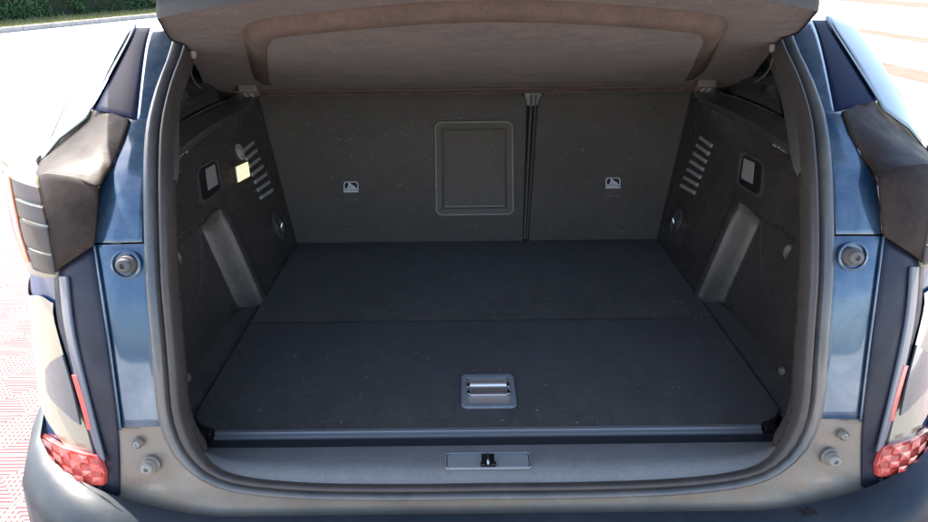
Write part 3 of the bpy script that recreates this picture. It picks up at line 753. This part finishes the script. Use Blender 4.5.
def sticker(px, py, parent, tilt):
    c = at(px, py, FSEAT, -.0012); U = SU; X = Vector((1, 0, 0))
    def T(u, v, h=0): return c+X*((u+tilt*v)*1.0)+U*v+SN*h
    bw, bh = .0225, .0165
    l0 = [T(u, v, .0004) for u, v in ((-bw, -bh), (bw, -bh), (bw*1.0, bh*.6), (bw*.8, bh), (-bw*.8, bh), (-bw, bh*.6))]
    mesh('sticker_outline', l0, orient(l0, [tuple(range(6))]), WHITE, parent, smooth=False)
    l0 = [T(u, v, .0009) for u, v in ((-bw*.86, -bh*.28), (bw*.86, -bh*.28), (bw*.86, bh*.55), (bw*.68, bh*.84), (-bw*.68, bh*.84), (-bw*.86, bh*.55))]
    mesh('sticker_field', l0, orient(l0, [tuple(range(6))]), BLACK, parent, smooth=False)
    # child seat pictogram with tether strap
    V = []; F = []
    def poly(pts):
        o = len(V); V.extend([T(u*bw, v*bh, .0014) for u, v in pts]); F.append(tuple(range(o, o+len(pts))))
    poly([(-.55, -.25), (-.2, .65), (0, .65), (.05, .3), (-.15, .1), (-.22, -.25)])
    poly([(-.1, .05), (.1, .30), (.55, -.05), (.72, -.25), (-.1, -.25)])
    poly([(-.22 + .15*math.cos(a), .62+.22*math.sin(a)) for a in [k*math.pi/4 for k in range(8)]])
    poly([(.0, .45), (.05, .52), (.62, .0), (.56, -.07)])
    mesh('child_seat_symbol', V, orient(V, F), WHITE, parent, smooth=False)
    def text(s, v, size, m, nm):
        cu = bpy.data.curves.new(nm, 'FONT'); cu.body = s; cu.size = size; cu.align_x = 'CENTER'; cu.align_y = 'CENTER'
        to = bpy.data.objects.new(nm, cu); C.objects.link(to)
        bpy.context.view_layer.update()
        me = bpy.data.meshes.new_from_object(to); bpy.data.objects.remove(to)
        VV = [T(q.co.x, v+q.co.y, .0016) for q in me.vertices]; FF = [tuple(p.vertices) for p in me.polygons]
        bpy.data.meshes.remove(me)
        if VV: mesh(nm, VV, orient(VV, FF), m, parent, smooth=False)
    text('TOP TETHER', -bh*.62, .0078, BLACK, 'sticker_text')
    text('TOP TETHER', -bh*2.4, .0074, PRINT, 'faded_text')
sticker(351, 187, seatL, .0); sticker(613, 183, seatR, .0)

# --- boot floor board (lifts out): two carpeted panels, edge strip, handle
board = empty('boot_floor_board', 'black carpeted boot floor board with metal pull handle lying between the side trims', 'floor board', (0, 1.5, .735))
def panel(name, pts, m, h=.018):
    L0 = [Vector((x, y, .732)) for x, y in pts]; c_ = sum(L0, Vector())/len(L0)
    def ins(d, z): return [Vector((p.x+(c_-p).normalized().x*d, p.y+(c_-p).normalized().y*d, z)) for p in L0]
    # fine grid top is not needed: felt relief is in the material
    V, F = rings([L0, ins(0, .732+h-.003), ins(.0015, .732+h-.0008), ins(.004, .732+h)], cap0=True, cap1=True)
    return mesh(name, V, orient(V, F, c_+Vector((0, 0, 2))), m, board, sharp=40)
fy = at(490, 320, FFL).y
panel('rear_carpet_panel', [(-.552, fy+.002), (.552, fy+.002), (.552, 1.968), (-.552, 1.968)], CARPET)
panel('front_carpet_panel', [(-.500, 1.040), (.500, 1.040), (.535, 1.062), (.552, 1.085), (.552, fy-.002), (-.552, fy-.002), (-.552, 1.085), (-.535, 1.062)], CARPET)
V, F = boxf((0, 1.035, .7435), (.497, 0, 0), (0, .0055, 0), (0, 0, .0065)); mesh('edge_strip', V, F, ALU, board, bevel=.002)
V, F = boxf((0, 1.027, .738), (.497, 0, 0), (0, .003, 0), (0, 0, .006)); mesh('strip_lower_lip', V, F, ALU, board, bevel=.001)
for s in (-1, 1):
    V, F = boxf((s*.512, 1.035, .745), (.011, 0, 0), (0, .010, 0), (0, 0, .007)); mesh('corner_pad', V, F, BLACK, board, bevel=.002)
hp = at(488, 391.5, FFL); e1 = at(461.5, 391, FFL); e2 = at(515, 391, FFL); t1 = at(488, 375.5, FFL); t2 = at(488, 408.5, FFL)
hw, hh = (e2.x-e1.x)/2, (t1.y-t2.y)/2; hp = Vector(((e1.x+e2.x)/2, (t1.y+t2.y)/2, .7500)); Y1 = Vector((0, 1, 0))
bz = ringplate('handle_bezel', hp, hw, hh, .012, .0125, .004, BEZ, board, ax=X_, ay=Y1, deep=-.0005)
plate('handle_well', hp, hw-.0128, hh-.0128, .002, .0008, mat('handle_well', (.50, .40, .34), .4), board, ax=X_, ay=Y1, lip=.0003)
V, F = tube([hp+Vector((x, .012, .007)) for x in (-.036, -.02, 0, .02, .036)], .0062, 12); mesh('handle_bar', V, F, CHR, board)
V, F = boxf(hp+Vector((0, -.004, .003)), (.034, 0, 0), (0, .007, .0008), (0, 0, .0012)); mesh('handle_plate', V, F, CLIP, board, bevel=.001)
V, F = boxf(hp+Vector((0, -.0155, .003)), (.037, 0, 0), (0, .003, 0), (0, 0, .0018)); mesh('handle_lip', V, F, CHR, board, bevel=.001)
for s in (-1, 1):
    for dy in (.012, -.013):
        V, F = boxf(hp+Vector((s*.0385, dy, .004)), (.0035, 0, 0), (0, .007, 0), (0, 0, .0045)); mesh('handle_bracket', V, F, STEEL, board, bevel=.001)

# --- parcel shelf, tilted up
shelf = empty('parcel_shelf', 'brown felt parcel shelf tilted up above the open boot', 'parcel shelf', (0, 1.93, 1.216))
HN = Vector((0, -.29, -1)).normalized()         # underside normal
side = [(752, 82), (765, 68), (779, 51), (783, 40), (786, 35), (796, 32), (806, 29), (812, 20), (817, 10)]
sp = [at(x, y, FSH) for x, y, _ in resample(side, 16, False)]
yfar = at(480, 90, FSH).y; 
nearc = sp[-1]
def halfw(y):
    for a, b in zip(sp, sp[1:]):
        if (a.y-y)*(b.y-y) <= 0 and abs(a.y-b.y) > 1e-7: return a.x+(b.x-a.x)*(y-a.y)/(b.y-a.y)
    return sp[0].x if y > sp[0].y else sp[-1].x
NC = at(490, -16, FSH).y
def neary(x): return NC + (nearc.y-NC)*(abs(x)/nearc.x)**2.2
def zsh(y): return 1.216+(1.935-y)*.29
NX, NY = 110, 60; V = []
for j in range(NY+1):
    v = j/NY
    for i in range(NX+1):
        u = -1+2*i/NX
        # start with rows between far edge and near edge
        y0 = yfar; 
        xa = u*halfw(yfar if v == 0 else y0+(nearc.y-y0)*v)
        y = y0 + (neary(xa)-y0)*v
        x = u*halfw(max(nearc.y, y) if y > nearc.y else nearc.y)
        x = xa
        p = Vector((x, y, zsh(y)))
        V.append(p)
F = orient(V, grid_faces(NX+1, NY+1), CAM)
mesh('shelf_underside', V, F, SHELF, shelf, sharp=70)
EO = [(489, 1), (560, 2.5), (630, 7), (685, 12), (712, 15.5), (722, 20), (723, 27), (714, 46), (702, 70), (697, 75), (688, 77), (600, 79.5), (489, 81)]
er = [Vector(at(q[0], q[1], FSH)) for q in resample(EO, 60, True)]
er[0].x = 0; er[-1].x = 0
el = er + [Vector((-p.x, p.y, p.z)) for p in reversed(er[1:-1])]
def inset(L_, d, h):
    out = []; n = len(L_)
    for i, p in enumerate(L_):
        t = (L_[(i+2) % n]-L_[(i-2) % n]).normalized(); q = t.cross(HN).normalized()
        if q.dot(Vector((0, 1.3, zsh(1.3)))-p) < 0: q = -q
        out.append(p+q*d+HN*h)
    return out
def hh_(p): return .010 + .010*sstep(1.75, 1.2, p.y) if False else .010 + .012*(1-sstep(1.2, 1.75, p.y))
def ins2(d, f):
    return [p+HN*(hh_(p)*f) for p in inset(el, d, 0)]
bor = [ins2(-.008, 0), ins2(-.002, .12), ins2(.003, .45), ins2(.010, .80), ins2(.020, .96), ins2(.030, 1.0)]
Vb, Fb = rings(bor); mesh('field_border', Vb, orient(Vb, Fb, CAM), SHELFE, shelf, sharp=80)  # light on the rolled edge put into a paler felt colour
lo_ = [ins2(.0305, 1.0), ins2(.032, 1.0), ins2(.034, 1.0), ins2(.036, 1.0), ins2(.038, 1.0), ins2(.040, 1.0)]
Ve, Fe = rings(lo_)
o_ = len(Ve); inn_ = lo_[-1]; m_ = len(inn_)
half_ = m_//2
for k in range(1, half_):
    pass
# close the field with strips between the right and the left halves
for k in range(half_):
    a0, a1 = 5*m_+k, 5*m_+k+1; b0, b1 = 5*m_+(m_-k) % m_, 5*m_+(m_-k-1) % m_
    f_ = []
    for q in (a0, a1, b1, b0):
        if q not in f_: f_.append(q)
    if len(f_) > 2: Fe.append(tuple(f_))
mesh('moulded_field', Ve, orient(Ve, Fe, CAM), SHELFD, shelf, sharp=40)
rimI = [V[NY*(NX+1)+i] for i in range(NX+1)]
edge = [V[j*(NX+1)] for j in range(NY)] + rimI + [V[j*(NX+1)+NX] for j in range(NY-1, -1, -1)]
Vr, Fr = rings([edge, [p+HN*.002+Vector((0, -.004, 0)) for p in edge], [p-HN*.010+Vector((0, -.007, 0)) for p in edge], [p-HN*.030+Vector((0, -.002, 0)) for p in edge], [p-HN*.034+Vector((0, .006, 0)) for p in edge]], closed=False)
mesh('shelf_rim', Vr, orient(Vr, Fr, CAM), SHRIM, shelf, sharp=60)
Vt = [p-HN*.033 for p in V]; mesh('shelf_top', Vt, orient(Vt, grid_faces(NX+1, NY+1), Vector((0, 1.5, 5))), SHRIM, shelf)
# rear edge of the shelf that hangs over the seat back
a = []
for k in range(31):
    x = (-1+2*k/30)*(halfw(yfar)-.02); a.append(Vector((x, yfar+.004, zsh(yfar)-.004)))
V_, F_ = tube(a, .0075, 8); mesh('shelf_hinge_edge', V_, F_, SHELF, shelf)
a = [Vector((p.x*.93, yfar-.055, zsh(yfar-.055)))+HN*.001 for p in a]
V_, F_ = tube(a, .0028, 8); mesh('shelf_seam', V_, F_, SHELF, shelf)
# cords, cord clips and pivots
for s in (1, -1):
    A = at(774, 50, FSH, -.010); B = at(749, 85, FSH, -.012)
    pts = [A, A.lerp(B, .3)+Vector((.012, 0, -.012)), A.lerp(B, .65)+Vector((.010, 0, -.010)), B]
    pts = [Vector(p) for p in resample([tuple(p) for p in pts], 16, True)]
    V_, F_ = tube(pts, .0013, 8)
    if s < 0: V_ = mx(V_); F_ = [tuple(reversed(f)) for f in F_]
    mesh('lift_cord', V_, F_, CORD, shelf)
    for (x, y, r) in ((772, 47, .006), (777, 51, .005)):
        c = at(x, y, FSH, -.008); V_, F_ = lathe(c, HN, [(r, -.004), (r, .004), (r*.7, .009), (r*.35, .010)])
        if s < 0: V_ = mx(V_); F_ = [tuple(reversed(f)) for f in F_]
        mesh('cord_clip', V_, F_, CLIP, shelf)
    c = at(705.5, 85, FSH, -.012); V_, F_ = boxf(c, (.024, 0, 0), HN*.010, Vector((0, .02, -.012)).normalized()*.017)
    if s < 0: V_ = mx(V_); F_ = [tuple(reversed(f)) for f in F_]
    pv = mesh('hinge_block', V_, F_, CLIP, shelf, bevel=.004)
    for dx in (-.008, .008):
        V_, F_ = boxf(c+Vector((dx, -.002, -.002))+HN*.0105, (.0035, 0, 0), HN*.0012, Vector((0, .02, -.012)).normalized()*.010)
        if s < 0: V_ = mx(V_); F_ = [tuple(reversed(f)) for f in F_]
        mesh('hinge_slot', V_, F_, SLOT, pv)

# ================================================================== THE SETTING
def paving_mat(name, base=(.27, .26, .255), line=(.165, .070, .075)):
    m = bpy.data.materials.new(name); m.use_nodes = True; n = m.node_tree; L = n.links.new; b = n.nodes['Principled BSDF']
    geo = n.nodes.new('ShaderNodeNewGeometry'); sx = n.nodes.new('ShaderNodeSeparateXYZ'); L(geo.outputs['Position'], sx.inputs[0])
    def ma(op, a, b_=None, c_=None):
        t = n.nodes.new('ShaderNodeMath'); t.operation = op
        for i, q in enumerate((a, b_, c_)):
            if q is None: continue
            if isinstance(q, (int, float)): t.inputs[i].default_value = q
            else: L(q, t.inputs[i])
        return t.outputs[0]
    T = .24
    u = ma('FRACT', ma('DIVIDE', sx.outputs[0], T)); v = ma('FRACT', ma('DIVIDE', sx.outputs[1], T))
    u = ma('SUBTRACT', u, .5); v = ma('SUBTRACT', v, .5)
    au = ma('ABSOLUTE', u); av = ma('ABSOLUTE', v)
    sel = ma('GREATER_THAN', au, av)                      # which of the triangles
    hu = ma('LESS_THAN', ma('FRACT', ma('MULTIPLY', au, 14)), .45)
    hv = ma('LESS_THAN', ma('FRACT', ma('MULTIPLY', av, 14)), .45)
    dv = ma('LESS_THAN', ma('FRACT', ma('MULTIPLY', v, 12)), .65)
    hu = ma('MULTIPLY', hu, dv)
    h = ma('ADD', ma('MULTIPLY', sel, hu), ma('MULTIPLY', ma('SUBTRACT', 1, sel), hv))
    nz = n.nodes.new('ShaderNodeTexNoise'); nz.inputs['Scale'].default_value = 9; nz.inputs['Detail'].default_value = 8; L(geo.outputs['Position'], nz.inputs['Vector'])
    mx_ = n.nodes.new('ShaderNodeMix'); mx_.data_type = 'RGBA'; L(h, mx_.inputs[0]); mx_.inputs[6].default_value = (*base, 1); mx_.inputs[7].default_value = (*line, 1)
    m2 = n.nodes.new('ShaderNodeMix'); m2.data_type = 'RGBA'; m2.blend_type = 'MULTIPLY'; m2.inputs[0].default_value = .35; L(mx_.outputs[2], m2.inputs[6]); L(nz.outputs['Fac'], m2.inputs[7])
    L(m2.outputs[2], b.inputs['Base Color']); b.inputs['Roughness'].default_value = .9; b.inputs['Specular IOR Level'].default_value = .08
    bp = n.nodes.new('ShaderNodeBump'); bp.inputs['Strength'].default_value = .5; bp.inputs['Distance'].default_value = .002; bp.invert = True; 
    return m
PAV = paving_mat('hatched_paving')
CONC = mat('pale_concrete', (.60, .57, .53), .8, bump=.3, bscale=60, var=.08, vscale=3)
KERB = mat('kerb_stone', (.30, .29, .28), .8, bump=.3, bscale=60, var=.2, vscale=5)
GRASSM = mat('dry_grass', (.17, .19, .06), .9, var=.3, vscale=2.0, col2=(.30, .27, .12), bump=.8, bscale=30)
BAND = mat('red_paving_band', (.23, .125, .10), .9, spec=.05, var=.15, vscale=2)
LEAF = mat('hedge_leaf', (.035, .085, .022), .55, var=.4, vscale=1.5)
SOIL = mat('hedge_core', (.012, .022, .008), .9)
def sheet(name, x0, x1, y0, y1, z, m, kind='structure'):
    return mesh(name, [(x0, y0, z), (x1, y0, z), (x1, y1, z), (x0, y1, z)], [(0, 1, 2, 3)], m, kind=kind, smooth=False)
sheet('ground', -120, 120, -60, 200, -.012, CONC)
pav = sheet('paved_yard', -6.0, 3.9, -3.0, 4.4, -.006, PAV)
tm = None
for i in range(-14, -3):
    for j in range(3, 20):
        x, y = (i+.5)*.24, (j+.5)*.24
        if x > -.95 or x < -1.0 - (y)*.62 - .5: continue
        if tm is None:
            V_, F_ = boxf((x, y, -.001), (.1194, 0, 0), (0, .1194, 0), (0, 0, .004))
            o = mesh('paving_tile', V_, F_, PAV, pav, smooth=False, bevel=.0015); tm = o
        else:
            o = tm.copy(); C.objects.link(o)
        o.location = Vector((x, y, -.001+random.uniform(-.0006, .0006))) - WO[pav.name]; o.parent = pav
for k, xb in enumerate((6.7, 9.9, 17.8)):
    sheet('paving_band', xb-.35-(.5 if k == 2 else 0), xb+.35+(1.2 if k == 2 else 0), 2, 60, -.007, BAND)
# far verge, kerb and hedge behind the left side of the car
ka, kb = at(-40, 37, FGR, 0, 60), at(150, 18, FGR, 0, 60)
d = (kb-ka); d.z = 0; dn = d.normalized(); nn = Vector((-dn.y, dn.x, 0))
if nn.y < 0: nn = -nn
L0 = ka - dn*4; L1 = kb + dn*10
nk = int((L1-L0).length/1.0)
kerb = empty('kerb', None, None, L0); kerb['kind'] = 'structure'
for k in range(nk):
    c = L0+dn*(k+.5)+nn*.10+Vector((0, 0, .05))
    V_, F_ = boxf(c, dn*.492, nn*.10, (0, 0, .075)); mesh('kerbstone', V_, F_, KERB, kerb, bevel=.01)
q = [L0+nn*.2, L1+nn*.2, L1+nn*12, L0+nn*12]; q = [Vector((p.x, p.y, .10)) for p in q]
mesh('grass_verge', q, orient(q, [(0, 1, 2, 3)], Vector((0, 0, 9))), GRASSM, kind='structure', smooth=False)
vv, ff = [], []
for _ in range(9000):
    p = L0 + dn*random.uniform(0, (L1-L0).length) + nn*random.uniform(.2, 2.8); p.z = .10; a = random.uniform(0, 6.3); h = random.uniform(.04, .13)
    s = Vector((math.cos(a), math.sin(a), 0))*.012; o = len(vv); vv += [p-s, p+s, p+Vector((random.uniform(-.04, .04), random.uniform(-.04, .04), h))]; ff.append((o, o+1, o+2))
mesh('grass_tufts', vv, ff, GRASSM, kind='stuff', label='short dry grass along the kerb', cat='grass', smooth=False)
hedge = empty('hedge', 'clipped green hedge beyond the road at upper left', 'hedge', L0+nn*2.6)
hb0 = L0+nn*2.5; LL = (L1-L0).length
V_, F_ = boxf(hb0+dn*LL/2+nn*.9+Vector((0, 0, 1.25)), dn*LL/2, nn*.72, (0, 0, 1.1)); mesh('hedge_core', V_, F_, SOIL, hedge)
vv, ff = [], []
for _ in range(42000):
    s = random.uniform(0, LL); zz = random.uniform(0.05, 2.6); f = random.random()
    dep = .12 + .28*noise.noise(Vector((s*1.1, zz*1.3, 0))) + .15*noise.noise(Vector((s*3.5, zz*4, 2)))
    dep += random.uniform(-.08, .10)
    if f < .75: p = hb0+dn*s+nn*(dep)+Vector((0, 0, zz+.05))
    else: p = hb0+dn*s+nn*random.uniform(.1, 1.7)+Vector((0, 0, 2.45+dep*.7))
    r = random.uniform(.03, .07); a = Vector((random.gauss(0, 1), random.gauss(0, 1), random.gauss(0, 1))).normalized(); b = a.orthogonal().normalized()
    o = len(vv); vv += [p-a*r, p+b*r*.5, p+a*r, p-b*r*.5]; ff.append((o, o+1, o+2, o+3))
mesh('hedge_leaves', vv, ff, LEAF, hedge, kind='stuff', smooth=False)
